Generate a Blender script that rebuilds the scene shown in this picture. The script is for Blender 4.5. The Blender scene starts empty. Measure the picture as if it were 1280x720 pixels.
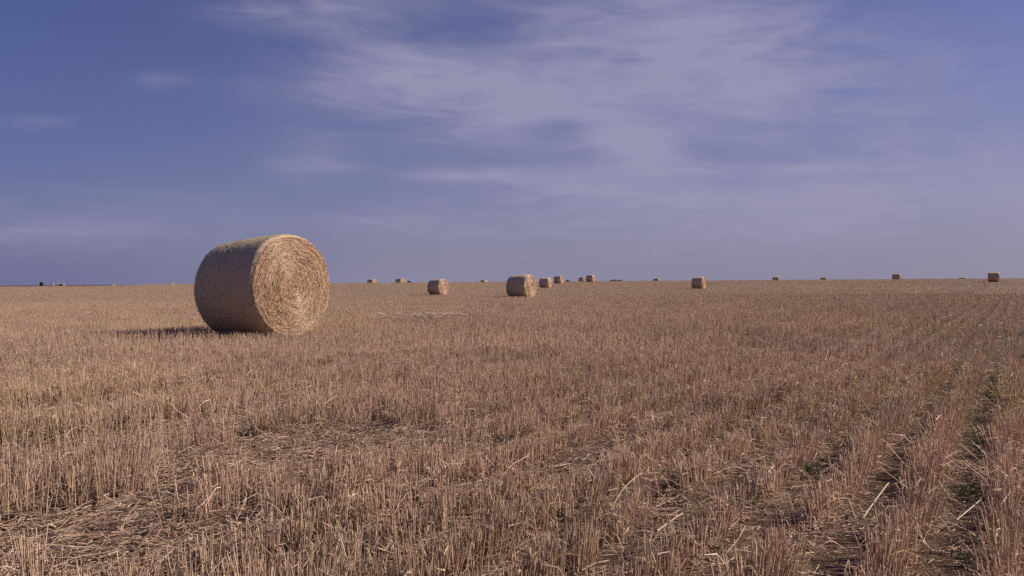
import bpy, math
import numpy as np
from mathutils import Vector, Matrix

rng = np.random.default_rng(7)
S = bpy.context.scene
COL = S.collection
R = math.radians
H = 0.87            # camera height
F = 940.0           # focal length in px of a 1280 wide frame
SUN_EL, SUN_AZ = R(33), R(82)      # azimuth clockwise from +Y

# ------------------------------------------------------------------ helpers
def smooth(t): return t * t * (3 - 2 * t)

def noise2(x, y, seed=0):
    xi = np.floor(x).astype(np.int64); yi = np.floor(y).astype(np.int64)
    fx = smooth(x - xi); fy = smooth(y - yi)
    def h(a, b):
        n = (a * 374761393 + b * 668265263 + seed * 1442695041) & 0xffffffff
        n = ((n ^ (n >> 13)) * 1274126177) & 0xffffffff
        n = n ^ (n >> 16)
        return (n & 0xffff) / 65535.0
    a = h(xi, yi); b = h(xi + 1, yi); c = h(xi, yi + 1); d = h(xi + 1, yi + 1)
    return (a * (1 - fx) + b * fx) * (1 - fy) + (c * (1 - fx) + d * fx) * fy

def fbm(x, y, seed=0, o=3):
    v = 0; a = .5; t = 0
    for i in range(o):
        v = v + a * noise2(x * 2 ** i, y * 2 ** i, seed + i * 17); t += a; a *= .5
    return v / t

def sst(a, b, x):
    return smooth(np.clip((x - a) / (b - a), 0, 1))

def terrain(x, y, detail=True):
    x = np.asarray(x, float); y = np.asarray(y, float)
    r = np.hypot(x, y) + 1e-6
    az = np.degrees(np.arctan2(x, y))
    Rc = 128 + 40 * sst(-8, 1, az)
    left = 1 - sst(-29, -25.5, az)
    left = left * sst(-100, -50, az)
    t = r / Rc
    near = np.interp(t, [0, .1, .3, .45, .58, .70, .92, 1.0], [0, 0, -.22, -.44, -.34, -.04, .52, .84])
    near = near - .23 * left * sst(.7, 1, t)
    d = r - Rc
    farA = np.interp(d, [0, 35, 100, 400, 1500, 9000], [.84, .05, -.8, -1.6, -1.2, -1.2])
    farB = np.interp(d, [0, 60, 300, 1300, 9000], [.61, .25, .0, .1, .1])
    far = farA * (1 - left) + farB * left
    z = np.where(t < 1, near, far)
    if detail:
        w = np.clip(1 - r / 25, 0, 1)
        z = z + w * (.035 * (fbm(x * 1.3, y * 1.3, 3) - .5) + .03 * (fbm(x * 7, y * 7, 5) - .5))
    return z

def ground_px(u, v):
    v0 = 357 - .007 * u
    d = H * F / (v - v0)
    return np.array([(u - 640) / F * d, d])

DROW = np.array([.5566, .8308]); PROW = np.array([.8308, -.5566])
ROW = .275; ROW0 = -.046

def new_mesh(name, V, faces_flat, nper, col=None, smooth_shade=False):
    """faces_flat: int array (nf*nper), all faces with nper corners"""
    me = bpy.data.meshes.new(name)
    V = np.ascontiguousarray(V, np.float32)
    nf = len(faces_flat) // nper
    me.vertices.add(len(V)); me.vertices.foreach_set('co', V.ravel())
    me.loops.add(nf * nper); me.loops.foreach_set('vertex_index', np.ascontiguousarray(faces_flat, np.int32))
    me.polygons.add(nf)
    me.polygons.foreach_set('loop_start', np.arange(0, nf * nper, nper, dtype=np.int32))
    if smooth_shade:
        me.polygons.foreach_set('use_smooth', np.ones(nf, bool))
    if col is not None:
        a = me.color_attributes.new('tone', 'FLOAT_COLOR', 'POINT')
        c = np.ones((len(V), 4), np.float32); c[:, :3] = col
        a.data.foreach_set('color', c.ravel())
    me.update(calc_edges=True); me.validate()
    return me

def link(name, me, mat, parent=None):
    o = bpy.data.objects.new(name, me); COL.objects.link(o)
    if mat: 
        if not me.materials: me.materials.append(mat)
    if parent: o.parent = parent
    return o

def tag(o, label=None, cat=None, group=None, kind=None):
    if label: o['label'] = label
    if cat: o['category'] = cat
    if group: o['group'] = group
    if kind: o['kind'] = kind
    return o

def strands(P, w, col, sides=3, taper=.8, wdir=None):
    """P (n,k,3) polylines, w (n,) widths, col (n,3). returns V, faces(quads), C"""
    n, k, _ = P.shape
    T = np.empty_like(P)
    T[:, :-1] = P[:, 1:] - P[:, :-1]; T[:, -1] = T[:, -2]
    T /= np.linalg.norm(T, axis=2, keepdims=True) + 1e-9
    if wdir is None:
        ref = rng.normal(size=(n, 1, 3))
    else:
        ref = wdir[:, None, :]
    A = ref - (ref * T).sum(2, keepdims=True) * T
    A /= np.linalg.norm(A, axis=2, keepdims=True) + 1e-9
    B = np.cross(T, A)
    tp = np.linspace(1, taper, k)[None, :, None]
    W = (w[:, None, None] * .5) * tp
    rings = []
    if sides == 2:
        rings = [P + A * W, P - A * W]
    else:
        for s in range(sides):
            a = 2 * math.pi * s / sides
            rings.append(P + (A * math.cos(a) + B * math.sin(a)) * W)
    V = np.stack(rings, 2).reshape(-1, 3)      # n,k,s
    base = (np.arange(n) * k * sides)[:, None, None]
    kk = (np.arange(k - 1) * sides)[None, :, None]
    m = sides if sides > 2 else 1
    s0 = np.arange(m)[None, None, :]; s1 = (s0 + 1) % sides
    f = np.stack([base + kk + s0, base + kk + s1, base + kk + sides + s1, base + kk + sides + s0], -1)
    C = np.repeat(col, k * sides, axis=0)
    return V, f.reshape(-1), C

def merge(parts):
    V = []; Fc = []; C = []; off = 0
    for v, f, c in parts:
        V.append(v); Fc.append(f + off); C.append(c); off += len(v)
    return np.concatenate(V), np.concatenate(Fc), np.concatenate(C)

# ------------------------------------------------------------------ node helper
class NT:
    def __init__(s, tree): s.t = tree; tree.nodes.clear()
    def n(s, typ, **kw):
        nd = s.t.nodes.new(typ)
        for k, v in kw.items():
            if k == 'ins':
                for i, val in v.items():
                    if hasattr(val, 'is_linked') or isinstance(val, bpy.types.NodeSocket): s.t.links.new(val, nd.inputs[i])
                    else: nd.inputs[i].default_value = val
            else: setattr(nd, k, v)
        return nd
    def m(s, op, a, b=0.0, c=0.0, clamp=False):
        nd = s.t.nodes.new('ShaderNodeMath'); nd.operation = op; nd.use_clamp = clamp
        for i, v in enumerate((a, b, c)):
            if isinstance(v, bpy.types.NodeSocket): s.t.links.new(v, nd.inputs[i])
            else: nd.inputs[i].default_value = v
        return nd.outputs[0]
    def mix(s, f, a, b, blend='MIX'):
        nd = s.t.nodes.new('ShaderNodeMix'); nd.data_type = 'RGBA'; nd.blend_type = blend
        for i, v in ((0, f), (6, a), (7, b)):
            if isinstance(v, bpy.types.NodeSocket): s.t.links.new(v, nd.inputs[i])
            else: nd.inputs[i].default_value = v if i == 0 else (*v, 1)
        return nd.outputs[2]
    def ramp(s, fac, stops):
        nd = s.t.nodes.new('ShaderNodeValToRGB'); cr = nd.color_ramp
        while len(cr.elements) < len(stops): cr.elements.new(.5)
        for e, (p, c) in zip(cr.elements, stops):
            e.position = p; e.color = (*c, 1) if len(c) == 3 else c
        s.t.links.new(fac, nd.inputs[0]); return nd.outputs[0]
    def noise(s, vec, scale, detail=3, rough=.5, dist=0):
        nd = s.t.nodes.new('ShaderNodeTexNoise')
        if vec is not None: s.t.links.new(vec, nd.inputs['Vector'])
        nd.inputs['Scale'].default_value = scale; nd.inputs['Detail'].default_value = detail
        nd.inputs['Roughness'].default_value = rough; nd.inputs['Distortion'].default_value = dist
        return nd.outputs[0]

def material(name):
    m = bpy.data.materials.new(name); m.use_nodes = True
    return m, NT(m.node_tree)

def simple(name, c, rough=.8, var=.25, scale=6):
    m, t = material(name)
    tc = t.n('ShaderNodeTexCoord')
    nz = t.noise(tc.outputs['Object'], scale)
    col = t.mix(nz, tuple(x * (1 - var) for x in c), tuple(x * (1 + var) for x in c))
    b = t.n('ShaderNodeBsdfPrincipled', ins={'Base Color': col, 'Roughness': rough})
    t.n('ShaderNodeOutputMaterial', ins={0: b.outputs[0]})
    return m

def straw_mat(name, mul=1.0, transl=.25, rough=.55):
    m, t = material(name)
    at = t.n('ShaderNodeAttribute', attribute_name='tone')
    g = t.n('ShaderNodeNewGeometry')
    nz = t.noise(g.outputs['Position'], 90, 2)
    f = t.n('ShaderNodeMapRange', ins={0: nz, 1: .3, 2: .7, 3: .78 * mul, 4: 1.15 * mul}).outputs[0]
    col = t.n('ShaderNodeVectorMath', operation='SCALE', ins={0: at.outputs['Color'], 3: f}).outputs[0]
    b = t.n('ShaderNodeBsdfPrincipled', ins={'Base Color': col, 'Roughness': rough})
    b.inputs['Specular IOR Level'].default_value = .25
    tr = t.n('ShaderNodeBsdfTranslucent', ins={0: col})
    mx = t.n('ShaderNodeMixShader', ins={0: transl, 1: b.outputs[0], 2: tr.outputs[0]})
    t.n('ShaderNodeOutputMaterial', ins={0: mx.outputs[0]})
    return m

M_STALK = straw_mat('stubble_straw', transl=.27)
M_LITTER = straw_mat('litter_straw', transl=.25)
M_BALE = straw_mat('bale_straw', transl=.1, rough=.6)
M_GREEN = straw_mat('weed_leaf', mul=.8, transl=.3)

# ------------------------------------------------------------------ ground
def soil_material():
    m, t = material('field_soil')
    g = t.n('ShaderNodeNewGeometry'); P = g.outputs['Position']
    sx = t.n('ShaderNodeSeparateXYZ', ins={0: P})
    X, Y = sx.outputs[0], sx.outputs[1]
    q = t.m('ADD', t.m('MULTIPLY', X, PROW[0]), t.m('MULTIPLY', Y, PROW[1]))
    s_ = t.m('ADD', t.m('MULTIPLY', X, DROW[0]), t.m('MULTIPLY', Y, DROW[1]))
    r = t.m('SQRT', t.m('ADD', t.m('MULTIPLY', X, X), t.m('MULTIPLY', Y, Y)))
    n1 = t.noise(P, 9, 6, .65); n2 = t.noise(P, 60, 4, .7); n3 = t.noise(P, .6, 3)
    soil = t.ramp(n1, [(.3, (.055, .033, .022)), (.55, (.115, .072, .048)), (.75, (.19, .13, .11))])
    # shredded straw and chaff bedded in the soil
    v = t.n('ShaderNodeTexVoronoi', feature='F1')
    mp = t.n('ShaderNodeMapping', ins={0: P}); mp.inputs['Scale'].default_value = (60, 18, 20); mp.inputs['Rotation'].default_value = (0, 0, .6)
    t.t.links.new(mp.outputs[0], v.inputs['Vector']); v.inputs['Scale'].default_value = 1
    v2 = t.n('ShaderNodeTexVoronoi', feature='F1')
    mp2 = t.n('ShaderNodeMapping', ins={0: P}); mp2.inputs['Scale'].default_value = (15, 66, 20); mp2.inputs['Rotation'].default_value = (0, 0, .2)
    t.t.links.new(mp2.outputs[0], v2.inputs['Vector']); v2.inputs['Scale'].default_value = 1
    mn = t.m('MINIMUM', v.outputs['Distance'], v2.outputs['Distance'])
    chaff = t.ramp(mn, [(.1, (.9,) * 3), (.42, (0,) * 3)])
    cmask = t.m('MULTIPLY', chaff, t.ramp(n1, [(.38, (.12,) * 3), (.62, (.8,) * 3)]), clamp=True)
    strawc = t.mix(n2, (.22, .145, .105), (.46, .32, .235))
    near = t.mix(cmask, soil, strawc)
    # with distance the standing stubble hides the soil
    combp = t.n('ShaderNodeCombineXYZ', ins={0: q, 1: t.m('MULTIPLY', s_, .12), 2: 0.0}).outputs[0]
    nr = t.noise(combp, .9, 4, .6)
    nb = t.noise(P, .035, 3, .55)
    fa = t.mix(nr, (.17, .112, .085), (.24, .158, .12))
    far = t.mix(t.m('MULTIPLY', nb, .6), fa, (.32, .235, .145))
    fr = t.n('ShaderNodeMapRange', ins={0: r, 1: 24.0, 2: 70.0, 3: 0.0, 4: 1.0}).outputs[0]
    c1 = t.mix(fr, near, far)
    # ploughed land beyond the field, to the north-west
    pl = t.m('MULTIPLY', t.m('GREATER_THAN', r, 420.0), t.m('LESS_THAN', t.m('DIVIDE', X, Y), -.36))
    c2 = t.mix(pl, c1, (.085, .050, .042))
    bmp = t.n('ShaderNodeBump', ins={'Strength': .9, 'Distance': .03, 'Height': t.m('ADD', n1, t.m('MULTIPLY', n2, .4))})
    b = t.n('ShaderNodeBsdfPrincipled', ins={'Base Color': c2, 'Roughness': .95, 'Normal': bmp.outputs[0]})
    b.inputs['Specular IOR Level'].default_value = .1
    t.n('ShaderNodeOutputMaterial', ins={0: b.outputs[0]})
    return m

def build_ground():
    na = 900
    rad = np.concatenate([np.geomspace(.25, 30, 230), np.geomspace(30.6, 420, 120), np.geomspace(440, 9000, 30)])
    a = np.linspace(-math.pi, math.pi, na, endpoint=False)
    AA, RR = np.meshgrid(a, rad)
    x = RR * np.sin(AA); y = RR * np.cos(AA)
    z = terrain(x, y)
    V = np.stack([x, y, z], -1).reshape(-1, 3)
    nr = len(rad)
    i = np.arange(nr - 1)[:, None] * na; j = np.arange(na)[None, :]; j1 = (j + 1) % na
    f = np.stack([i + j, i + na + j, i + na + j1, i + j1], -1).reshape(-1)
    c = len(V)
    V = np.vstack([V, [[0, 0, float(terrain(0., 0.))]]])
    me = new_mesh('field_ground', V, f, 4, smooth_shade=True)
    # centre fan
    import bmesh
    bm = bmesh.new(); bm.from_mesh(me); bm.verts.ensure_lookup_table()
    cv = bm.verts[c]
    for k in range(na):
        bm.faces.new((cv, bm.verts[(k + 1) % na], bm.verts[k])).smooth = True
    bmesh.ops.recalc_face_normals(bm, faces=bm.faces[:])
    bm.to_mesh(me); bm.free()
    if me.polygons[0].normal.z < 0: me.flip_normals()
    o = link('ground', me, soil_material())
    tag(o, kind='structure', label='flat harvested field of brown soil reaching the horizon')
    return o
build_ground()

# ------------------------------------------------------------------ bale positions
BALE_D = 1.71; BALE_L = 1.37
AX = math.atan2(-.582, .813)          # direction of the lit end, shared by all bales
b0 = np.array([-3.50, 12.0])                     # centre of the lit end of the big bale
AXM = R(-29.5)
axv = np.array([math.cos(AXM), math.sin(AXM)])
MAIN = b0 - axv * BALE_L / 2

# ------------------------------------------------------------------ stubble
PATCH = []
def patch(u, v, ra, rq, s=1.0):
    ra *= 1.1; rq *= 1.2; v += 4
    p = ground_px(u, v); PATCH.append((p @ DROW, p @ PROW, ra, rq, s))
patch(370, 560, .75, .35); patch(470, 552, .4, .30); 
patch(90, 664, .5, .27); patch(205, 690, .35, .22); patch(20, 672, .4, .25)
patch(700, 583, .45, .13); patch(745, 562, .4, .1); patch(640, 602, .3, .1, .8)
patch(850, 632, .22, .1); patch(1075, 650, .35, .10); patch(1010, 676, .25, .08, .9)
patch(610, 565, .3, .12, .8); patch(930, 585, .3, .1, .8); patch(560, 620, .25, .1, .8); patch(960, 640, .3, .1, .8); patch(850, 520, .5, .1, .6); patch(520, 690, .3, .1, .5)
patch(160, 505, .6, .12, .6)

GAPS = [(.092, 3.2, 15, .085, 1), (.092, 14, 48, .055, .9), (-.185, 1.0, 4.2, .075, .95), (-.184, 4.0, 22, .065, .9), (-.46, 1.5, 3.6, .085, .95), (-.459, 3.4, 20, .065, .9), (-.735, 2.4, 14, .085, .9), (-1.01, 2.5, 13, .08, .85), (-1.285, 2.8, 13, .08, .85), (-1.56, 3.2, 14, .075, .8), (-1.835, 3, 12, .07, .75), (-2.11, 4.4, 12, .065, .7), (-2.385, 4.8, 12, .06, .65)]
for (q_, s0, s1, rq, st) in GAPS:
    PATCH.append(((s0 + s1) / 2, q_, (s1 - s0) / 2, rq, st))
def gap_mask(x, y):
    s = x * DROW[0] + y * DROW[1]; q = x * PROW[0] + y * PROW[1]
    q = q - .025 * (noise2(s * .4, q * 0 + 3, 9) - .5) * 2
    m = np.zeros_like(x)
    for (q_, s0, s1, rq, st) in GAPS:
        m = np.maximum(m, (np.abs(q - q_) < rq * 1.1) * (s > s0) * (s < s1) * 1.0)
    return m
def bare(x, y):
    s = x * DROW[0] + y * DROW[1]; q = x * PROW[0] + y * PROW[1]
    q = q - .025 * (noise2(s * .4, q * 0 + 3, 9) - .5) * 2
    b = np.zeros_like(x)
    wob = .5 * (fbm(x * 3, y * 3, 21) - .5)
    for (ps, pq, ra, rq, st) in PATCH:
        d = np.hypot((s - ps) / ra, (q - pq) / rq) + wob
        b = np.maximum(b, st * (1 - sst(.75, 1.15, d)))
    nz = fbm(s * .35, q * 1.1, 44)
    b = np.maximum(b, .85 * sst(.66, .74, nz) * sst(1.5, 4, np.hypot(x, y)) * (1 - .5 * sst(15, 40, np.hypot(x, y))))
    return b

def sector(n, r0, r1, amax=47):
    r = np.sqrt(rng.uniform(r0 ** 2, r1 ** 2, n)); a = np.radians(rng.uniform(-amax, amax, n))
    return r * np.sin(a), r * np.cos(a)

def to_rows(x, y, sig, clus=.075):
    s = x * DROW[0] + y * DROW[1]; q = x * PROW[0] + y * PROW[1]
    wav = .025 * (noise2(s * .4, q * 0 + 3, 9) - .5) * 2
    k = np.round((q - wav - ROW0) / ROW)
    qc = k * ROW + ROW0 + wav
    cs = np.floor(s / clus)
    h1 = noise2(cs * 7.13 + .5, k * 3.71 + .5, 61); h2 = noise2(cs * 5.3 + .5, k * 9.1 + .5, 62)
    sc = (cs + .5) * clus + (h1 - .5) * clus * .9
    qcl = qc + (h2 - .5) * .06
    ds = rng.normal(0, .022, len(x)); dq = rng.normal(0, sig, len(x))
    s2 = sc + ds; q2 = qcl + dq
    X = s2 * DROW[0] + q2 * PROW[0]; Y = s2 * DROW[1] + q2 * PROW[1]
    lx = ds * DROW[0] + dq * PROW[0]; ly = ds * DROW[1] + dq * PROW[1]
    keep = noise2(cs * 3.3 + .5, k * 6.7 + .5, 63)       # plants missing here and there
    return X, Y, lx, ly, np.stack([keep, h1, h2], 1), noise2(k * 4.7 + .5, np.floor(s / 2.5) * 0 + .5, 88)

def straw_colours(x, y, n, green=.06):
    pale = np.array([.74, .545, .42]); mid = np.array([.55, .378, .28]); dark = np.array([.37, .247, .185]); oliv = np.array([.50, .38, .18])
    t = rng.beta(1.6, 1.7, n)[:, None]
    c = np.where(t < .5, dark + (mid - dark) * t * 2, mid + (pale - mid) * (t * 2 - 1))
    big = fbm(x * .25 + 50, y * .25 + 20, 35)
    g = (rng.random(n) < green + .5 * sst(.55, .75, big))[:, None]
    c = np.where(g, .35 * c + .65 * oliv * (.6 + .8 * rng.random((n, 1))), c)
    c = c * (.86 + .4 * fbm(x * .9, y * .9, 33))[:, None]
    return c

def in_bale(x, y, cx, cy, pad=.0, L=BALE_L, W=.62):
    dx, dy = x - cx, y - cy
    a = dx * axv[0] + dy * axv[1]; b = -dx * axv[1] + dy * axv[0]
    return (np.abs(a) < L / 2 + pad) & (np.abs(b) < W + pad)

def standing(n, r0, r1, wmul, sig=.035, k=3, sides=3, hmul=1.0, amax=47, blades=0.0):
    x, y = sector(n, r0, r1, amax)
    x, y, lx, ly, keep, kh = to_rows(x, y, sig)
    cl_lean = (np.stack([noise2(keep[:, 1] * 97, keep[:, 2] * 53, 5), noise2(keep[:, 2] * 91, keep[:, 1] * 57, 6)], 1) - .5) * .32
    keep = keep[:, 0]
    r = np.hypot(x, y)
    ok = (rng.random(n) > bare(x, y)) & (keep > .13) & (rng.random(n) < sst(r0, r0 * 1.14, r) + (r0 < 1)) & (rng.random(n) < 1 - sst(r1 * .87, r1, r)) & (rng.random(n) < .62 + .5 * kh) & ~in_bale(x, y, MAIN[0], MAIN[1], .02) & (r > r0 * .9)
    cl_lean = cl_lean[ok]; x, y, lx, ly, kh = x[ok], y[ok], lx[ok], ly[ok], kh[ok]; n = len(x)
    h = (.085 + .095 * fbm(x * .8, y * .8, 13) + .08 * fbm(x * 6, y * 6, 14)) * rng.uniform(.7, 1.15, n) * hmul * (.84 + .32 * kh) * (.95 - .20 * sst(-3.2, -1.8, x * PROW[0] + y * PROW[1]))
    short = rng.random(n) < .12
    h = np.where(short, h * .5, h)
    lean = rng.normal(0, .055, (n, 2)) + np.stack([lx, ly], 1) * 3.6 + cl_lean
    broke = rng.random(n) < .05
    lean = np.where(broke[:, None], rng.normal(0, .5, (n, 2)), lean)
    common = np.stack([.10 * (fbm(x * 1.5, y * 1.5, 71) - .5), .10 * (fbm(x * 1.5, y * 1.5, 72) - .5)], 1) * 2
    lean = lean + common
    z = terrain(x, y) - .006
    P = np.empty((n, k, 3))
    for i in range(k):
        t = i / (k - 1)
        bend = (lean * .8 * t + lean * .2 * t * t) * h[:, None]
        P[:, i, 0] = x + bend[:, 0]; P[:, i, 1] = y + bend[:, 1]; P[:, i, 2] = z + h * t
    w = rng.uniform(.0021, .0042, n) * wmul
    c = straw_colours(x, y, n)
    fade = (.92 * sst(12, 60, np.hypot(x, y)))[:, None]
    c = c * (1 - fade) + c.mean(0) * .92 * fade  # far stalks evened out and darkened in colour to stand in for canopy shading
    if r0 > 50: c = c * .93  # farthest band gets a little more of that painted shade
    wd = None
    if sides == 2:
        a = rng.uniform(0, math.pi, n); wd = np.stack([np.cos(a), np.sin(a), 0 * a], 1)
    out = [strands(P, w, c, sides, .85, wd)]
    if blades > 0:
        m = rng.random(n) < blades
        nb = m.sum(); bx, by, bz, bh = x[m], y[m], z[m], h[m]
        Q = P[m]
        t0 = rng.uniform(.15, .9, nb)
        a = rng.uniform(0, 2 * math.pi, nb); ln = rng.uniform(.03, .12, nb)
        B0 = Q[:, 0] + (Q[:, -1] - Q[:, 0]) * t0[:, None]
        d = np.stack([np.cos(a), np.sin(a), rng.uniform(-.1, .9, nb)], 1)
        B1 = B0 + d * (ln * .5)[:, None]
        d2 = d + np.stack([rng.normal(0, .3, nb), rng.normal(0, .3, nb), rng.uniform(-1.6, -.3, nb)], 1)
        B2 = B1 + d2 * (ln * .5)[:, None]
        B2[:, 2] = np.maximum(B2[:, 2], bz + .008)
        B1[:, 2] = np.maximum(B1[:, 2], bz + .012)
        out.append(strands(np.stack([B0, B1, B2], 1), rng.uniform(.003, .007, nb) * wmul, straw_colours(bx, by, nb) * .95, 2, .3))
    return out

parts = []
parts += standing(165000, .9, 9.2, 1.0, sig=.026, blades=.28)
parts += standing(240000, 7.9, 24, 1.3, sig=.028, k=2, blades=.07)
parts += standing(230000, 20.5, 38, 1.9, sig=.03, k=2, amax=42)
parts += standing(230000, 33, 66, 3.0, sig=.045, k=2, amax=41)
parts += standing(320000, 55, 192, 6.5, sig=.06, k=2, amax=40, hmul=.9)
V, Fc, C = merge(parts)
o = link('stubble', new_mesh('stubble', V, Fc, 4, C), M_STALK)
tag(o, 'cut straw stubble standing in drilled rows across the whole field', kind='stuff')

# litter lying between the rows
def litter(n, r0, r1, wmul, zmax, lmul=1.0, rich=False):
    x, y = sector(n, r0, r1)
    b = bare(x, y)
    gm = gap_mask(x, y)
    ok = rng.random(n) < (.45 + .55 * b) * (1 - gm * np.clip(.5 + .4 * noise2(x * 2.5, y * 2.5, 91) + r0 / 20, 0, .93))
    if rich: ok &= b > .3
    x, y = x[ok], y[ok]; n = len(x)
    ln = rng.gamma(2.2, .028, n) * lmul + .012
    a = rng.uniform(0, 2 * math.pi, n) if True else 0
    side = rng.random(n) < .4
    a = np.where(side, rng.normal(.15, .35, n), a)
    z = terrain(x, y) + rng.uniform(.002, zmax, n) * rng.random(n)
    tilt = rng.normal(0, .22, n)
    d = np.stack([np.cos(a) * np.cos(tilt), np.sin(a) * np.cos(tilt), np.sin(tilt)], 1)
    P0 = np.stack([x, y, z], 1); 
    P1 = P0 + d * (ln * .5)[:, None] + np.stack([0 * x, 0 * x, rng.normal(0, .005, n)], 1)
    P2 = P0 + d * ln[:, None] + rng.normal(0, .1, (n, 3)) * ln[:, None]
    for Q in (P0, P1, P2):
        Q[:, 2] = np.maximum(Q[:, 2], terrain(Q[:, 0], Q[:, 1]) + .002)
    c = straw_colours(x, y, n, .03) * rng.uniform(.75, 1.25, (n, 1)) * (1 - .06 * b[ok])[:, None]
    w = rng.uniform(.0025, .0062, n) * wmul
    return [strands(np.stack([P0, P1, P2], 1), w, c, 3 if r1 < 9 else 2, .8)]
lp = []
lp += litter(110000, 1.2, 8.5, .9, .055, .8)
lp += litter(85000, 1.8, 8, .8, .03, .6, True)
lp += litter(60000, 8, 22, 1.6, .05, 1.2)
# a thin spread of shaken-out pale straw behind the big bale
px = ground_px(530, 402.5)
n = 2300
x = px[0] + rng.normal(0, .40, n) ; y = px[1] + rng.normal(0, .32, n)
a = rng.uniform(0, 6.28, n); ln = rng.uniform(.06, .25, n)
z = terrain(x, y) + .05 + rng.uniform(0, .12, n)
z += .04
P0 = np.stack([x, y, z], 1); P2 = P0 + np.stack([np.cos(a) * ln, np.sin(a) * ln, rng.normal(0, .03, n)], 1)
lp.append(strands(np.stack([P0, (P0 + P2) / 2, P2], 1), rng.uniform(.006, .011, n), np.tile([.60, .45, .33], (n, 1)) * rng.uniform(.7, 1.15, (n, 1)), 2, .8))
V, Fc, C = merge(lp)
o = link('straw_litter', new_mesh('straw_litter', V, Fc, 4, C), M_LITTER)
tag(o, 'loose chopped straw and chaff scattered on the soil between the rows', kind='stuff')

# green weeds between the right-hand rows and here and there
def weeds():
    cs = []
    for (u, v, n) in [(1222, 560, 6), (1228, 530, 5), (1215, 610, 3), (1240, 500, 4), (930, 630, 2), (405, 600, 3), (860, 600, 3), (1010, 590, 3),
                      (860, 470, 3), (640, 500, 2), (500, 580, 2), (265, 520, 2), (1090, 520, 3), (430, 583, 2), (1275, 480, 3), (1277, 450, 3), (1200, 690, 1), (1235, 480, 2), (1270, 420, 2)]:
        g = ground_px(u, v)
        for _ in range(n):
            sj = rng.normal(0, .12); qj = rng.normal(0, .03)
            cs.append((g[0] + sj * DROW[0] + qj * PROW[0], g[1] + sj * DROW[1] + qj * PROW[1]))
    cs = np.array(cs)
    m = 22
    x = np.repeat(cs[:, 0], m) + rng.normal(0, .012, len(cs) * m); y = np.repeat(cs[:, 1], m) + rng.normal(0, .012, len(cs) * m)
    n = len(x); a = rng.uniform(0, 6.28, n); ln = rng.uniform(.04, .13, n); up = rng.uniform(.3, 1.6, n)
    z = terrain(x, y)
    d = np.stack([np.cos(a), np.sin(a), up], 1); d /= np.linalg.norm(d, axis=1)[:, None]
    P0 = np.stack([x, y, z], 1); P1 = P0 + d * (ln * .6)[:, None]; P2 = P1 + (d * [1.2, 1.2, -.1]) * (ln * .5)[:, None]
    c = np.tile([.10, .10, .045], (n, 1)) * rng.uniform(.6, 1.5, (n, 1))
    V, Fc, C = strands(np.stack([P0, P1, P2], 1), rng.uniform(.003, .006, n), c, 2, .25)
    o = link('green_weeds', new_mesh('green_weeds', V, Fc, 4, C), M_GREEN)
    tag(o, 'low green weeds sprouting between the stubble rows', kind='stuff')
weeds()

# single long straws that stand out in the foreground
def loose(pts, w, col, label):
    """pts: (u, v_of_the_ground_below, height) control points on the field"""
    P = []
    for (u, v, h) in pts:
        g = ground_px(u, v); P.append([g[0], g[1], float(terrain(g[0], g[1])) + h])
    P = np.array(P)
    t = np.linspace(0, 1, 9)[:, None]
    Q = (1 - t) ** 2 * P[0] + 2 * t * (1 - t) * P[1] + t ** 2 * P[2]
    base = Q[0].copy(); Q = Q - base
    V, Fc, C = strands(Q[None], np.array([w]), np.array([col]), 6, .8)
    o = link('loose_straw', new_mesh('loose_straw', V, Fc, 4, C, True), M_LITTER)
    o.location = base
    tag(o, label, 'straw', 'long loose straws lying on the stubble')
PALE = [.72, .58, .42]
loose([(760, 668, .07), (772, 662, .15), (801, 655, .185)], .0062, PALE, 'long pale curved straw leaning over the stubble near the middle')
loose([(820, 672, .02), (840, 664, .04), (852, 660, .05)], .006, PALE, 'short straight pale straw resting on flattened stubble, right of the curved one')
loose([(1078, 660, .03), (1095, 650, .08), (1110, 640, .11)], .006, PALE, 'slanting pale straw over the dark bare gap towards the right')
loose([(960, 700, .08), (1020, 700, .082), (1078, 700, .08)], .005, [.5, .36, .27], 'long brown straw lying level across the bare gap at lower right')
loose([(1195, 666, .05), (1212, 660, .07), (1226, 652, .085)], .005, PALE, 'pale straw lying between the two rightmost stubble rows')
loose([(556, 705, .03), (570, 700, .045), (583, 697, .06)], .006, PALE, 'pale straw stub lying at bottom centre among upright stalks')

# ------------------------------------------------------------------ bales
def wrap_material():
    m, t = material('net_wrapped_straw')
    tc = t.n('ShaderNodeTexCoord'); P = tc.outputs['Object']
    mp = t.n('ShaderNodeMapping', ins={0: P}); mp.inputs['Scale'].default_value = (60, 3, 3)
    n1 = t.noise(mp.outputs[0], 1, 4, .6); n2 = t.noise(P, 45, 2, .5); n3 = t.noise(P, 2.2, 3)
    f = t.m('ADD', t.m('MULTIPLY', n1, .45), t.m('MULTIPLY', n2, .55))
    c = t.ramp(f, [(.28, (.42, .29, .19)), (.5, (.52, .37, .245)), (.72, (.60, .44, .30))])
    c = t.mix(t.m('MULTIPLY', n3, .4), c, (.36, .32, .20))
    h = t.m('ADD', n1, n2)
    bp = t.n('ShaderNodeBump', ins={'Strength': .35, 'Distance': .02, 'Height': h})
    b = t.n('ShaderNodeBsdfPrincipled', ins={'Base Color': c, 'Roughness': .75, 'Normal': bp.outputs[0]})
    t.n('ShaderNodeOutputMaterial', ins={0: b.outputs[0]})
    return m
M_WRAP = wrap_material()

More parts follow.
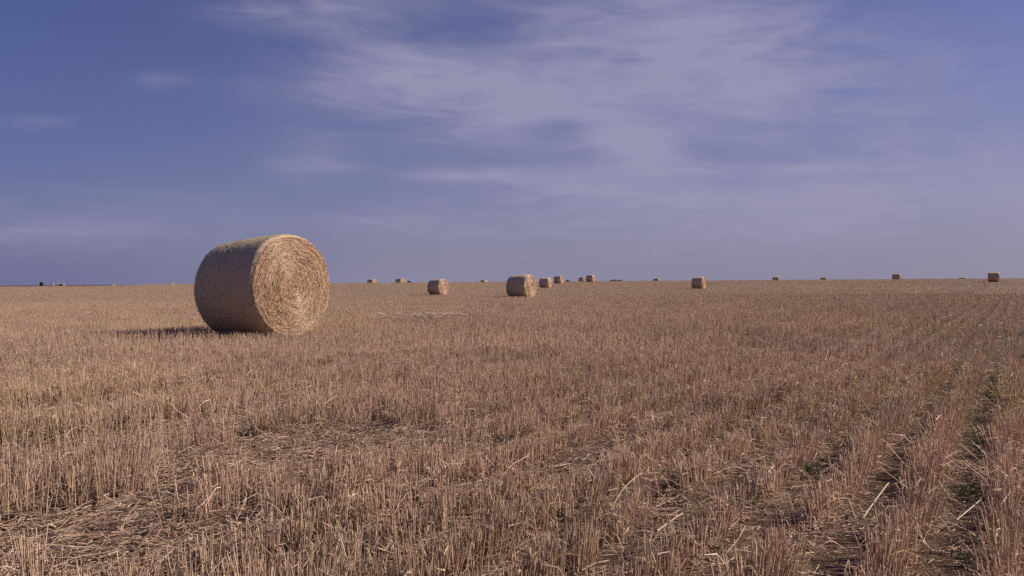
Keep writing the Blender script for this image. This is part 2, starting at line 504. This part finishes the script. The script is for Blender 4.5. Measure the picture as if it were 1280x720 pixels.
def face_material():
    m, t = material('rolled_straw_end')
    tc = t.n('ShaderNodeTexCoord'); P = tc.outputs['Object']
    sx = t.n('ShaderNodeSeparateXYZ', ins={0: P})
    y = sx.outputs[1]; z = t.m('SUBTRACT', sx.outputs[2], BALE_D / 2)
    r = t.m('SQRT', t.m('ADD', t.m('MULTIPLY', y, y), t.m('MULTIPLY', z, z)))
    a = t.m('ARCTAN2', z, y)
    n0 = t.noise(P, 5, 3)
    spiral = t.m('ADD', t.m('ADD', t.m('MULTIPLY', r, 26.0), t.m('MULTIPLY', a, -1 / (2 * math.pi))), t.m('MULTIPLY', n0, 2.2))
    fr = t.m('FRACT', spiral)
    comb = t.n('ShaderNodeCombineXYZ', ins={0: t.m('MULTIPLY', r, 70.0), 1: t.m('MULTIPLY', a, 5.0), 2: 0.0}).outputs[0]
    n1 = t.noise(comb, 1, 3, .6)
    f = t.m('ADD', t.m('MULTIPLY', n1, .8), t.m('MULTIPLY', fr, .2))
    c = t.ramp(f, [(.30, (.22, .14, .09)), (.52, (.48, .33, .23)), (.72, (.66, .48, .34))])
    bp = t.n('ShaderNodeBump', ins={'Strength': 1.0, 'Distance': .03, 'Height': f})
    b = t.n('ShaderNodeBsdfPrincipled', ins={'Base Color': c, 'Roughness': .8, 'Normal': bp.outputs[0]})
    t.n('ShaderNodeOutputMaterial', ins={0: b.outputs[0]})
    return m
M_FACE = face_material()

def bale_radius(xx, Rf, Rb, L):
    t = (xx + L / 2) / L
    r = Rb + (Rf - Rb) * t
    e = np.minimum(np.abs(xx + L / 2), np.abs(L / 2 - xx))
    return r - .045 * (1 - np.clip(e / .09, 0, 1)) ** 2 + .012 * np.sin(t * math.pi)

def bale_point(xx, th, rr):
    """th measured from the top; the bale sits with its underside on z=0 and sags a little"""
    c = np.maximum(rr, .0)
    y = c * np.sin(th) * 1.012; z = c * np.cos(th)
    return y, z

def make_bale(Rf, Rb, L, hi, seed):
    global rng
    rng = np.random.default_rng(seed)
    root = bpy.data.objects.new('round_straw_bale', None); COL.objects.link(root)
    root.empty_display_size = .5
    sink = .03
    def centre(xx): return Rb + (Rf - Rb) * (xx + L / 2) / L - sink
    def lump(xx, th): return .022 * (fbm(xx * 3 + 40, np.cos(th) * 2.2 + np.sin(th) * 1.1 + 60, seed) - .5) + .02 * (noise2(np.cos(th) * 1.6 + 9, np.sin(th) * 1.6 + 9, seed + 5) - .5) * (1 + .6 * xx)
    def shape(xx, th, rho):
        """surface point for axial xx, angle th, radial fraction rho of the local radius"""
        r = bale_radius(xx, Rf, Rb, L) + lump(xx, th)
        y = r * rho * np.sin(th) * 1.015; z = centre(xx) + r * rho * np.cos(th)
        flat = .02
        z = np.where(z < flat, flat + (z - flat) * .25, z)
        return y, z
    # side
    nx, nt = (36, 128) if hi else (12, 40)
    xs = -L / 2 + L * smooth(np.linspace(0, 1, nx)) ; th = np.linspace(0, 2 * math.pi, nt, endpoint=False)
    XX, TT = np.meshgrid(xs, th, indexing='ij')
    yy, zz = shape(XX, TT, 1.0)
    V = np.stack([XX, yy, zz], -1).reshape(-1, 3)
    i = np.arange(nx - 1)[:, None] * nt; j = np.arange(nt)[None]; j1 = (j + 1) % nt
    f = np.stack([i + j, i + j1, i + nt + j1, i + nt + j], -1).reshape(-1)
    me = new_mesh('wrapped_side', V, f, 4, smooth_shade=True)
    me.materials.append(M_WRAP); me.materials.append(M_BALE)
    side = link('wrapped_side', me, None, root)
    # ends
    for sg in (1, -1):
        nr, nt2 = (34, 128) if hi else (8, 40)
        rho = np.linspace(0.0, 1.0, nr); th = np.linspace(0, 2 * math.pi, nt2, endpoint=False)
        RR, T2 = np.meshgrid(rho, th, indexing='ij')
        xe = sg * L / 2
        yy, zz = shape(np.full_like(RR, xe), T2, RR)
        def relief(RR, T2):
            return sg * (.035 * (1 - RR ** 2) + .022 * (fbm(RR * 16 + 3, T2 * 2.5 + 9, seed + 7) - .5) * (RR < .985))
        XE = xe + relief(RR, T2)
        V = np.stack([XE, yy, zz], -1).reshape(-1, 3)
        i = np.arange(nr - 1)[:, None] * nt2; j = np.arange(nt2)[None]; j1 = (j + 1) % nt2
        f = np.stack([i + j, i + nt2 + j, i + nt2 + j1, i + j1], -1).reshape(-1)
        if sg < 0: f = f.reshape(-1, 4)[:, ::-1].reshape(-1)
        base_n = len(f) // 4
        C = np.tile([.3, .2, .14], (len(V), 1))
        parts = [(V, f, C)]
        N = (13000 if sg > 0 else 2500) if hi else (420 if sg > 0 else 120)
        wm = 1.0 if hi else 4.0
        rho = np.sqrt(rng.random(N)) * .99 + .005; t0 = rng.uniform(0, 2 * math.pi, N)
        ln = rng.uniform(.05, .22, N) * (1 if hi else 1.6)
        Rm = Rf if sg > 0 else Rb
        K = 4; P = np.empty((N, K, 3)); slip = rng.normal(0, .10, N) ; off = rng.uniform(.0, .022, N) * (1 if hi else 1.5); kick = rng.normal(0, .012, N)
        for k in range(K):
            s = k / (K - 1) - .5
            dth = s * ln / (Rm * np.maximum(rho, .08))
            dth = np.clip(dth, -.9, .9)
            rr = np.clip(rho + s * ln * slip / Rm, 0, 1.0)
            tt = t0 + dth
            y_, z_ = shape(np.full(N, xe), tt, rr)
            P[:, k, 0] = xe + relief(rr, tt) + sg * (off + kick * (k == K - 1) * 1.5)
            P[:, k, 1] = y_; P[:, k, 2] = z_
        tone = rng.beta(1.8, 1.5, N)[:, None]
        c = np.array([.34, .205, .13]) * (1 - tone) + np.array([.93, .655, .465]) * tone
        ring = noise2(rho * 24, t0 * 1.2, seed + 11)[:, None]
        c = np.minimum(c * (.84 + .32 * ring), .93)
        parts.append(strands(P, rng.uniform(.003, .0065, N) * wm, c, 3, .8))
        # ragged rim
        Nr = (1300 if hi else 40)
        tt = rng.uniform(0, 2 * math.pi, Nr); y_, z_ = shape(np.full(Nr, xe), tt, np.full(Nr, .985))
        P0 = np.stack([xe + sg * rng.uniform(-.03, .02, Nr), y_, z_], 1)
        d = np.stack([rng.normal(.2, .5, Nr) * sg, np.sin(tt) * rng.uniform(-.1, .5, Nr) + np.cos(tt) * rng.normal(0, .9, Nr), np.cos(tt) * rng.uniform(-.1, .5, Nr) - np.sin(tt) * rng.normal(0, .9, Nr)], 1)
        d /= np.linalg.norm(d, axis=1)[:, None]
        P2 = P0 + d * rng.uniform(.015, .06, Nr)[:, None] * (1 if hi else 1.5)
        P2[:, 2] = np.maximum(P2[:, 2], .005)
        cc = np.array([.70, .51, .36]) * rng.uniform(.45, 1.2, (Nr, 1))
        parts.append(strands(np.stack([P0, (P0 + P2) / 2 + rng.normal(0, .004, (Nr, 3)), P2], 1), rng.uniform(.003, .006, Nr) * wm, cc, 3, .6))
        V, Fc, C = merge(parts)
        me = new_mesh('end_face', V, Fc, 4, C, True)
        me.materials.append(M_FACE); me.materials.append(M_BALE)
        mi = np.ones(len(me.polygons), np.int32); mi[:base_n] = 0
        me.polygons.foreach_set('material_index', mi)
        e = link('end_face', me, None, root)
        e['label'] = 'sunlit end of rolled straw in a spiral' if sg > 0 else 'shaded end of rolled straw'
    # straw caught in the net on the side, thickest on the top
    Ns = 1500 if hi else 12
    tt = np.where(rng.random(Ns) < .8, rng.normal(.2, .38, Ns), rng.uniform(-math.pi, math.pi, Ns)); xx = rng.uniform(-L / 2 + .02, L / 2 - .02, Ns)
    ln = rng.uniform(.03, .14, Ns)
    ang = rng.normal(0, .5, Ns)
    y0, z0 = shape(xx, tt, 1.0 + rng.uniform(0, .004, Ns)); x1 = np.clip(xx + ln * np.sin(ang), -L / 2, L / 2); t1 = tt + ln * np.cos(ang) / Rf
    y1, z1 = shape(x1, t1, 1.0 + np.abs(rng.normal(0, .012, Ns)))
    ym, zm = shape((xx + x1) / 2, (tt + t1) / 2, 1.006)
    P = np.stack([np.stack([xx, y0, z0], 1), np.stack([(xx + x1) / 2, ym, zm], 1), np.stack([x1, y1, z1], 1)], 1)
    c = np.array([.42, .37, .23]) * rng.uniform(.6, 1.2, (Ns, 1))
    V2, F2, C2 = strands(P, rng.uniform(.003, .006, Ns) * (1 if hi else 3.5), c, 3, .6)
    sm = side.data
    V1 = np.empty(len(sm.vertices) * 3); sm.vertices.foreach_get('co', V1); V1 = V1.reshape(-1, 3)
    F1 = np.empty(len(sm.loops), np.int64); sm.loops.foreach_get('vertex_index', F1)
    V, Fc, C = merge([(V1, F1, np.tile([.3, .2, .14], (len(V1), 1))), (V2, F2, C2)])
    me = new_mesh('wrapped_side', V, Fc, 4, C, True)
    me.materials.append(M_WRAP); me.materials.append(M_BALE)
    mi = np.ones(len(me.polygons), np.int32); mi[:len(F1) // 4] = 0
    me.polygons.foreach_set('material_index', mi)
    side.data = me
    return root

GB = 'round straw bales left across the field'
big = make_bale(BALE_D / 2, .80, BALE_L, True, 101)
big.location = (MAIN[0], MAIN[1], float(terrain(MAIN[0], MAIN[1])) - .01); big.rotation_euler = (0, 0, AXM)
tag(big, 'largest and nearest round straw bale, its spiral end sunlit, left of centre', 'bale', GB)

def copy_tree(o, parent=None):
    c = o.copy(); COL.objects.link(c)
    if parent: c.parent = parent; c.matrix_parent_inverse = Matrix()
    for ch in list(o.children):
        if ch.name in bpy.data.objects and ch is not c: copy_tree(ch, c)
    return c

protos = [make_bale(.815, .79, 1.48, False, 211), make_bale(.80, .80, 1.45, False, 223)]
# (pixel x of centre, distance, proto, extra turn in degrees, label)
FAR = [
 (652, 50.5, 0, 0, 'second largest bale, alone right of centre with dark side and bright end'),
 (547.5, 74, 0, 0, 'mid sized bale standing alone between the nearest bale and the centre'),
 (682, 116, 1, 8, 'bale just right of the second largest one, lower of a close pair'),
 (698.5, 152, 0, 0, 'bale on the skyline touching the pair right of the second largest one'),
 (738.5, 164, 1, 0, 'skyline bale with a dark rounded top of another bale at its left'),
 (728.5, 186, 0, -20, 'half hidden dark bale peeping over the crest beside a taller skyline bale'),
 (873.5, 103, 0, 0, 'lone bale below the skyline to the right of centre, casting a thin shadow'),
 (1242.5, 119, 1, 0, 'dark bale nearest the right edge, standing just below the skyline'),
 (1121, 162, 1, -6, 'tallest dark bale standing right on the skyline at the right'),
 (1203.5, 196, 1, 0, 'half sunk skyline bale just left of the rightmost bale'),
 (1030, 194, 0, 0, 'small dark skyline bale, third from the right among those on the crest'),
 (970.5, 186, 1, 0, 'small dark skyline bale above and right of the lone bale below the skyline'),
 (821, 200, 0, 0, 'tiny skyline bale between the centre group and the lone right bale'),
 (605, 200, 1, 0, 'tiny dark skyline bale left of the second largest bale'),
 (465, 158, 0, 5, 'half hidden skyline bale closest to the right of the nearest bale'),
 (500.5, 154, 0, 0, 'half hidden skyline bale left of the mid sized lone bale'),
 (215, 184, 1, 0, 'tiny bale top on the horizon left of the nearest bale'),
 (141.5, 400, 0, 0, 'very distant bale at the end of the dark strip on the left horizon'),
]
for i, (u, d, p, turn, lab) in enumerate(FAR):
    src = protos[p]
    first = (p == 0 and i == 0) or (p == 1 and i == 2)
    o = src if first else copy_tree(src)
    x = (u - 640) / F * d; y = d
    o.location = (x, y, float(terrain(x, y)) - .01)
    o.rotation_euler = (0, 0, AX + R(turn))
    tag(o, lab, 'bale', GB)

# ------------------------------------------------------------------ far left farmstead and scrub
import bmesh
def bm_obj(name, build, mat, parent=None, loc=(0, 0, 0)):
    bm = bmesh.new(); build(bm); me = bpy.data.meshes.new(name); bm.to_mesh(me); bm.free()
    o = link(name, me, mat, parent); o.location = loc; return o
def box(bm, cx, cy, cz, sx, sy, sz):
    r = bmesh.ops.create_cube(bm, size=1)
    for v in r['verts']:
        v.co = Vector((cx + v.co.x * sx, cy + v.co.y * sy, cz + v.co.z * sz))
def cyl(bm, x, y, z0, z1, r0, r1, seg=20):
    r = bmesh.ops.create_cone(bm, cap_ends=True, segments=seg, radius1=r0, radius2=r1, depth=z1 - z0)
    for v in r['verts']: v.co += Vector((x, y, (z0 + z1) / 2))
def bar(bm, a, b, r):
    a = Vector(a); b = Vector(b); d = b - a
    q = d.to_track_quat('Z', 'Y')
    rr = bmesh.ops.create_cone(bm, cap_ends=True, segments=6, radius1=r, radius2=r, depth=d.length)
    for v in rr['verts']: v.co = q @ v.co + (a + b) / 2
M_WHITE = simple('white_painted_steel', (.26, .26, .29), .5, .06)
M_PALEW = simple('pale_sheet_wall', (.19, .18, .20), .6, .1)
M_GREY = simple('galvanised_steel', (.3, .3, .32), .5, .1)
M_ROOF = simple('grey_sheet_roof', (.26, .25, .28), .5, .1)
M_DARK = simple('dark_opening', (.04, .04, .045), .6, .1)
M_BARK = simple('bark', (.10, .075, .06), .9)
M_LEAF = simple('scrub_leaf', (.06, .07, .035), .9, .4, 2)
def thing(name, x, y, lab, cat, group=None, rz=0):
    e = bpy.data.objects.new(name, None); COL.objects.link(e)
    e.location = (x, y, float(terrain(x, y))); e.rotation_euler = (0, 0, rz)
    tag(e, lab, cat, group); return e
def at(u, d): return (u - 640) / F * d, d
# silo
x, y = at(66, 1400)
e = thing('grain_silo', x, y, 'small white grain silo on the far left horizon', 'silo')
bm_obj('silo_body', lambda b: cyl(b, 0, 0, 0, 5.0, 1.7, 1.7), M_WHITE, e)
bm_obj('silo_roof', lambda b: cyl(b, 0, 0, 5.003, 6.1, 1.85, .3), M_WHITE, e)
# shed
x, y = at(76.5, 1400)
e = thing('farm_shed', x, y, 'long low pale farm shed on the far left horizon beside the mast', 'shed')
bm_obj('shed_wall', lambda b: box(b, 0, 0, 1.3, 11, 6, 2.6), M_PALEW, e)
def shed_roof(b):
    vs = [b.verts.new(v) for v in [(-5.8, -3.4, 2.61), (5.8, -3.4, 2.61), (5.8, 3.4, 2.61), (-5.8, 3.4, 2.61), (-5.8, 0, 3.9), (5.8, 0, 3.9)]]
    for f in [(0, 1, 5, 4), (2, 3, 4, 5), (0, 4, 3), (1, 2, 5), (3, 2, 1, 0)]: b.faces.new([vs[k] for k in f])
bm_obj('shed_roof', shed_roof, M_ROOF, e)
bm_obj('shed_door', lambda b: box(b, 1.5, -3.03, 1.05, 3, .05, 2.1), M_DARK, e)
# masts
def mast(b, hgt, w):
    for k in range(3):
        a = k * 2.0944
        bar(b, (w * math.cos(a), w * math.sin(a), 0), (w * .35 * math.cos(a), w * .35 * math.sin(a), hgt), .11)
    n = int(hgt / 1.2)
    for i in range(n):
        z0 = hgt * i / n; z1 = hgt * (i + 1) / n
        s0 = w * (1 - .65 * z0 / hgt); s1 = w * (1 - .65 * z1 / hgt)
        for k in range(3):
            a = k * 2.0944; c = a + 2.0944
            bar(b, (s0 * math.cos(a), s0 * math.sin(a), z0), (s1 * math.cos(c), s1 * math.sin(c), z1), .05)
x, y = at(72.7, 1380)
e = thing('lattice_mast', x, y, 'taller thin grey mast on the far left horizon behind the silo', 'mast')
bm_obj('lattice', lambda b: mast(b, 13.5, .8), M_GREY, e)
bm_obj('antenna', lambda b: (cyl(b, 0, 0, 13.51, 16, .08, .05, 8), cyl(b, .45, 0, 11.5, 12.7, .2, .2, 10)), M_GREY, e)
x, y = at(77.8, 1450)
e = thing('lattice_mast', x, y, 'shorter fainter mast over the shed roof on the far left horizon', 'mast')
bm_obj('lattice', lambda b: mast(b, 9, .6), M_PALEW, e)
bm_obj('antenna', lambda b: cyl(b, 0, 0, 9.01, 12, .07, .05, 8), M_PALEW, e)

def shrub(name, u, d, w, h, lab, group=None, kind=None):
    x, y = at(u, d)
    rg = np.random.default_rng(int(u * 7))
    n = 900
    p = rg.normal(0, 1, (n, 3)); p /= np.linalg.norm(p, axis=1)[:, None]; p *= rg.uniform(.35, 1, (n, 1)) ** .5
    c = p * [w / 2, w / 2 if kind is None else 3, h / 2] + [0, 0, h * .55]
    c[:, 2] *= .75 + .5 * noise2(c[:, 0] / h * 1.3, c[:, 1] * 0, 5)
    s = h * .09
    a = rg.normal(size=(n, 3)); a /= np.linalg.norm(a, axis=1)[:, None]; b = rg.normal(size=(n, 3)); b = np.cross(a, b); b /= np.linalg.norm(b, axis=1)[:, None]
    V = np.stack([c - a * s, c + b * s, c + a * s, c - b * s], 1).reshape(-1, 3)
    V[:, 2] = np.maximum(V[:, 2], 0.02)
    me = new_mesh('crown', V, np.arange(n * 4), 4)
    if kind:
        o = link(name, me, M_LEAF); o.location = (x, y, float(terrain(x, y))); tag(o, lab, kind=kind); return
    e = thing(name, x, y, lab, 'shrub', group)
    link('crown', me, M_LEAF, e)
    bm_obj('trunk', lambda bb: [bar(bb, (0, 0, -.05), (w * .18 * math.cos(k), w * .18 * math.sin(k), h * .6), h * .03) for k in (0, 2, 4)], M_BARK, e)
shrub('dark_shrub', 52, 620, 2.9, 3.4, 'dark rounded shrub on the far left horizon left of the silo')
shrub('distant_scrub', 770, 1300, 24, 4.6, 'thin dark line of scrub on the horizon right of the bale group', kind='stuff')
shrub('distant_shrubs', 511.5, 900, 4.5, 4.2, 'tiny dark scrub on the horizon right of the half hidden bales', kind='stuff')
shrub('distant_bushes', 710, 1000, 6, 4.2, 'low dark bushes on the horizon between the bales of the centre group', kind='stuff')

# ------------------------------------------------------------------ sky
w = bpy.data.worlds.new('World'); S.world = w; w.use_nodes = True
t = NT(w.node_tree)
sky = t.n('ShaderNodeTexSky', sky_type='NISHITA')
sky.sun_disc = False; sky.sun_elevation = SUN_EL; sky.sun_rotation = SUN_AZ
sky.altitude = 100; sky.air_density = 1.0; sky.dust_density = 1.2; sky.ozone_density = 2.5
tc = t.n('ShaderNodeTexCoord')
sx = t.n('ShaderNodeSeparateXYZ', ins={0: tc.outputs['Generated']})
X, Y, Z = sx.outputs
Ya = t.m('MAXIMUM', t.m('ABSOLUTE', Y), .05)
U = t.m('DIVIDE', X, Ya); W_ = t.m('DIVIDE', Z, Ya)
pl = t.n('ShaderNodeCombineXYZ', ins={0: X, 1: Y, 2: t.m('MULTIPLY', Z, 2.4)}).outputs[0]
nA = t.noise(pl, 4.5, 8, .56, .5)
pl2 = t.n('ShaderNodeCombineXYZ', ins={0: t.m('ADD', X, t.m('MULTIPLY', Z, .6)), 1: Y, 2: t.m('MULTIPLY', Z, 5.5)}).outputs[0]
nB = t.noise(pl2, 7.5, 8, .6, .9)
def gauss(cu, cv, ru, rv, tilt=0.0):
    du = t.m('SUBTRACT', U, cu); dv = t.m('SUBTRACT', W_, cv)
    if tilt:
        c, s = math.cos(tilt), math.sin(tilt)
        du, dv = t.m('ADD', t.m('MULTIPLY', du, c), t.m('MULTIPLY', dv, s)), t.m('SUBTRACT', t.m('MULTIPLY', dv, c), t.m('MULTIPLY', du, s))
    a = t.m('DIVIDE', du, ru); b = t.m('DIVIDE', dv, rv)
    return t.m('EXPONENT', t.m('MULTIPLY', t.m('ADD', t.m('MULTIPLY', a, a), t.m('MULTIPLY', b, b)), -1.0))
def pu(u, v): return ((u - 640) / F, (352.5 - v) / F)
veils = [(840, 60, 240, 105, -.08, 1.05), (490, 95, 160, 66, .1, .85), (370, 12, 120, 28, 0, .75), (640, 130, 130, 30, 0, .45),
         (600, 45, 70, 30, 0, -.45), (712, 160, 58, 17, 0, -.5), (785, 175, 66, 24, -.1, 1.1), (580, 219, 95, 10, 0, .75), (850, 211, 80, 12, 0, .8), (620, 170, 130, 40, 0, .4),
         (730, 240, 130, 26, 0, .9), (400, 202, 66, 24, 0, .75), (1180, 235, 320, 60, .08, .75), (900, 290, 600, 50, 0, .5), (45, 150, 50, 12, 0, .5),
         (200, 98, 40, 14, 0, .4), (20, 270, 260, 50, 0, .6), (1120, 110, 300, 110, 0, .42), (520, 275, 110, 18, 0, .3), (1010, 213, 60, 9, 0, .35)]
tot = None
for (u, v, ru, rv, tl, s) in veils:
    cu, cv = pu(u, v)
    g = t.m('MULTIPLY', gauss(cu, cv, ru / F, rv / F, tl), s)
    tot = g if tot is None else t.m('ADD', tot, g)
tex = t.m('ADD', t.m('MULTIPLY', nA, .55), t.m('MULTIPLY', nB, .45))
cv = t.m('MULTIPLY', tot, t.m('ADD', t.m('MULTIPLY', t.m('SUBTRACT', tex, .5), 3.8), .95))
cl = t.n('ShaderNodeMapRange', interpolation_type='SMOOTHSTEP', ins={0: cv, 1: -.05, 2: 1.55, 3: 0.0, 4: 1.0}).outputs[0]
cl = t.m('MINIMUM', cl, .9)
tint = t.mix(1.0, sky.outputs[0], (.58, .56, .98), 'MULTIPLY')
haze = t.m('EXPONENT', t.m('MULTIPLY', t.m('MAXIMUM', Z, 0.0), -5.4))
sdv = (math.sin(SUN_AZ), math.cos(SUN_AZ))
toward = t.m('ADD', t.m('MULTIPLY', X, sdv[0]), t.m('MULTIPLY', Y, sdv[1]))
hz = t.ramp(t.m('ADD', t.m('MULTIPLY', toward, .5), .5), [(0, (.20, .19, .33)), (.24, (.195, .21, .42)), (.5, (.37, .355, .53)), (.77, (.38, .355, .50)), (1, (.48, .44, .54))])
hz = t.n('ShaderNodeVectorMath', operation='SCALE', ins={0: hz, 3: 10.0}).outputs[0]
tint = t.mix(t.m('MULTIPLY', haze, .92), tint, hz)
skyc = t.mix(cl, tint, (4.4, 4.2, 6.3))
bg = t.n('ShaderNodeBackground', ins={0: skyc, 1: .055})
t.n('ShaderNodeOutputWorld', ins={0: bg.outputs[0]})

sun = bpy.data.lights.new('sun', 'SUN'); sun.energy = 5.0; sun.angle = R(.53); sun.color = (1.0, .90, .755)
so = bpy.data.objects.new('sun', sun); COL.objects.link(so)
sd = Vector((math.sin(SUN_AZ) * math.cos(SUN_EL), math.cos(SUN_AZ) * math.cos(SUN_EL), math.sin(SUN_EL)))
so.rotation_euler = sd.to_track_quat('Z', 'Y').to_euler(); so.location = sd * 50

# ------------------------------------------------------------------ camera
cam = bpy.data.cameras.new('camera'); co = bpy.data.objects.new('camera', cam); COL.objects.link(co)
cam.sensor_width = 36; cam.lens = 36 * F / 1280; cam.clip_start = .05; cam.clip_end = 20000
co.location = (0, 0, H)
fwd = Vector((0, math.cos(R(-.457)), math.sin(R(-.457))))
q = fwd.to_track_quat('-Z', 'Y')
M = q.to_matrix().to_4x4() @ Matrix.Rotation(R(-.40), 4, 'Z')
M.translation = (0, 0, H); co.matrix_world = M
S.camera = co
S.view_settings.view_transform = 'Standard'; S.view_settings.look = 'None'; S.view_settings.gamma = 1
S.view_settings.exposure = .4; S.view_settings.use_curve_mapping = False
S.cycles.max_bounces = 6; S.cycles.diffuse_bounces = 3; S.cycles.transmission_bounces = 3
S.cycles.use_denoising = False
